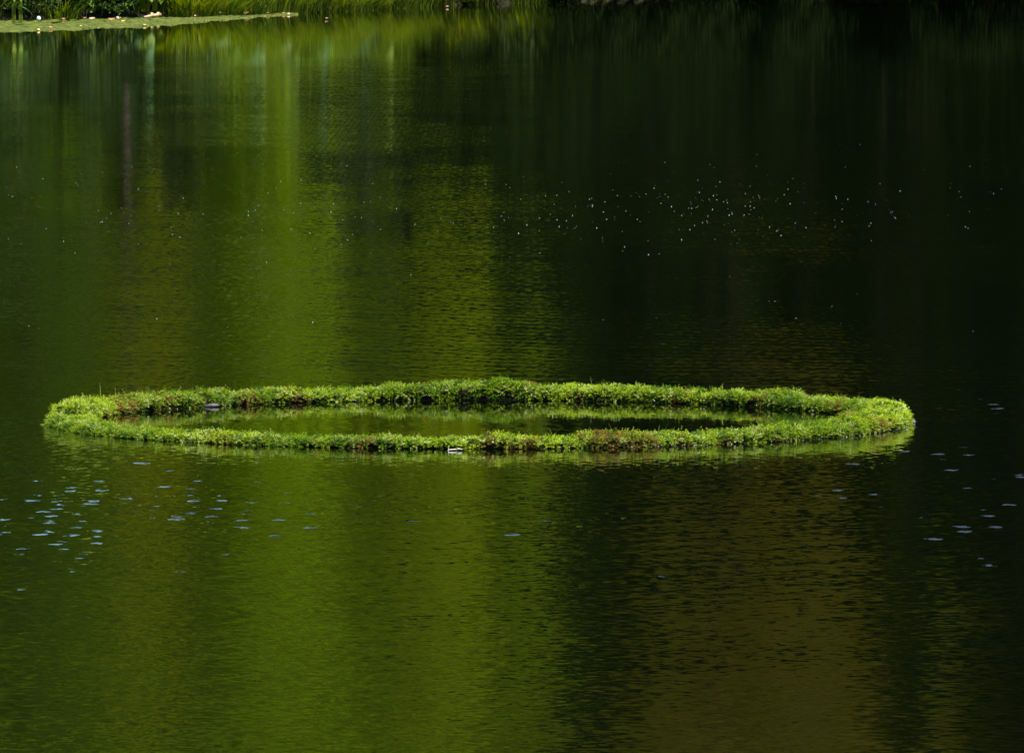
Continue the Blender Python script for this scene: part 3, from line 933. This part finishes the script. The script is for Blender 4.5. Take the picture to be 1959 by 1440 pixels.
BARE = math.atan2(bx.y - RC.y + .09, bx.x - RC.x)
gr = np.random.default_rng(99)
edges = [0.0]
while edges[-1] < 2 * math.pi - .12: edges.append(edges[-1] + gr.uniform(.06, .13))
edges.append(2 * math.pi)
for ci in range(len(edges) - 1):
    a0, a1 = edges[ci], edges[ci + 1]
    n = int((a1 - a0) / (2 * math.pi) * 6800)
    th = gr.uniform(a0 - .006, a1 + .006, n)
    lo_ = np.where(np.abs(np.mod(th, 2 * math.pi) - 5.5) < .75, .02, .13)      # foot left bare off the sunny right front, its dark bed standing for shade
    ph = lo_ + gr.uniform(0, 1, n) * (math.pi - .10 - lo_)
    keep = ~((np.abs(th - BARE) < .026) & (ph > math.pi * .80))
    th, ph = th[keep], ph[keep]
    patch = np.array([mnoise.noise(Vector((math.cos(a) * 3.1, math.sin(a) * 3.1, .4))) + .5 * mnoise.noise(Vector((math.cos(a) * 9, math.sin(a) * 9, b))) for a, b in zip(th, ph)])
    tip = np.abs(np.cos(th)) ** 6                           # both ends of the ring carry the palest moss
    green = np.clip(.36 + gr.uniform(-.2, .2) + patch * .8 + .30 * tip, 0, 1)
    low = np.clip(1.0 - np.sin(np.clip(ph, 0, math.pi)) * 1.6, 0, 1)
    br = np.clip(brownness(th) * (1 + .6 * low) + .10 * low + .15 * np.clip(patch, 0, 1) * low, 0, .85) * .9
    V, F, C = moss_shoots(th, ph, green, br, 1000 + ci)
    me = mesh_np('moss_cushion', V, F, C)
    obj('moss_cushion', me, M['moss'], ring)

# spikes, seed stalks and grass blades growing out of the moss
def ring_point(px, far, z=None):
    best = min(np.linspace(0, math.pi, 720), key=lambda t: abs(979.5 + (RC.x + RING_R * math.cos(t)) / (RC.y + (1 if far else -1) * RING_R * math.sin(t)) * F_PX - px))
    t = best if far else -best
    return RING_R * math.cos(t), RING_R * math.sin(t), (ht(np.array([t]))[0] if z is None else z)
def ring_blade(px, far, L, dx, W=.004, tint=.6, bend=.6, off=0):
    x, y, z = ring_point(px, far)
    V, F, c = blade((x + off, y, z - .02), (dx, .1), L, W, bend, tint)
    obj('grass_blade', mesh_np('grass_blade', V, F, c, True), M['grass'], ring)
ring_blade(192, True, .085, -.15, .006, .5, .15)
ring_blade(186, True, .065, -1.0, .005, .8, 1.2)
ring_blade(188, True, .05, -.6, .004, .8, .6)
ring_blade(104, True, .055, -1.0, .004, .8, .9)
ring_blade(116, True, .045, .5, .004, .8, .4)
for px, far, L in [(965, False, .035), (1008, False, .04), (1061, False, .045), (1178, False, .038), (1265, False, .05), (1411, False, .035), (720, True, .03),
                   (962, True, .04), (996, True, .03), (1130, True, .04), (1326, True, .03), (1567, True, .03), (225, True, .05), (232, True, .045), (1645, True, .03), (1050, False, .03)]:
    for q in range(3):
        ring_blade(px, far, L * gr.uniform(.7, 1.1) + .02, gr.uniform(-.8, .8), .0045, gr.uniform(.2, .9), gr.uniform(.1, .9), gr.uniform(-.012, .012))
# pale specks standing in for sun glints at the waterline, densest at right front
M['pale_glint'] = simple_mat('pale_glint', (0.30, 0.31, 0.30), (0.62, 0.62, 0.60), 90, .12, .8)
mb = MB(); RD = random.Random(4)
for i in range(115):
    u = RD.random()
    if u < .74: t = RD.uniform(-1.25, .08)
    elif u < .75: t = RD.uniform(math.pi * .99, math.pi * 1.12)
    elif u < .86: t = RD.uniform(math.pi * .72, math.pi * .88)
    else: t = RD.uniform(0, 2 * math.pi)
    inner = math.sin(t) > .1
    r = RING_R + (-1 if inner else 1) * (HW + RD.uniform(.002, .016))
    s = .0006 + .0022 * RD.random() ** 2.5
    mb.add(octa * s * np.array([1.5, 1.0, .8]) + np.array([r * math.cos(t), r * math.sin(t), RD.uniform(0, .009)]), of)
o = obj('glint_specks', mb.mesh('glint_specks', True), M['pale_glint'], ring); o['kind'] = 'stuff'; o['label'] = 'pale specks painted as wet glints along the waterline of the ring'

# stone-like bare bump of the tube on the inner far left
V, F = sphere(.027, .34, 18, 10)
V = V * np.array([1, .55, 1]) + .006 * np.array([[mnoise.noise(Vector(tuple(v * 30))) for _ in range(3)] for v in V])
s_ = obj('grey_stone', mesh_np('grey_stone', V, F, smooth=True), M['stone'], None,
         (RC.x + (RING_R - HW * .98) * math.cos(BARE), RC.y + (RING_R - HW * .98) * math.sin(BARE), .004))
tag(s_, 'flat grey stone lodged in the inner edge of the moss ring at far left', 'stone')

# pale forked twig floating against the front of the ring
p = pix(858, 862)
mb = MB()
for pts, rr_ in [([(0, 0, .006), (.022, 0, .007), (.045, .003, .008), (.062, .004, .011), (.085, .002, .009)], [.0035, .0042, .003, .0026, .0014]),
                 ([(.004, 0, .006), (0, -.004, .014), (-.002, -.006, .018)], [.003, .0024, .0008]),
                 ([(.046, .003, .009), (.056, .0, .015), (.066, -.002, .016)], [.0024, .0018, .0007]),
                 ([(.002, 0, .006), (-.004, -.012, .001)], [.003, .0012])]:
    V, F = tube(pts, rr_, 6); mb.add(V * .55, F)
tag(obj('floating_twig', mb.mesh('floating_twig', True), M['twig'], None, p), 'small pale forked twig floating against the front of the moss ring', 'twig')
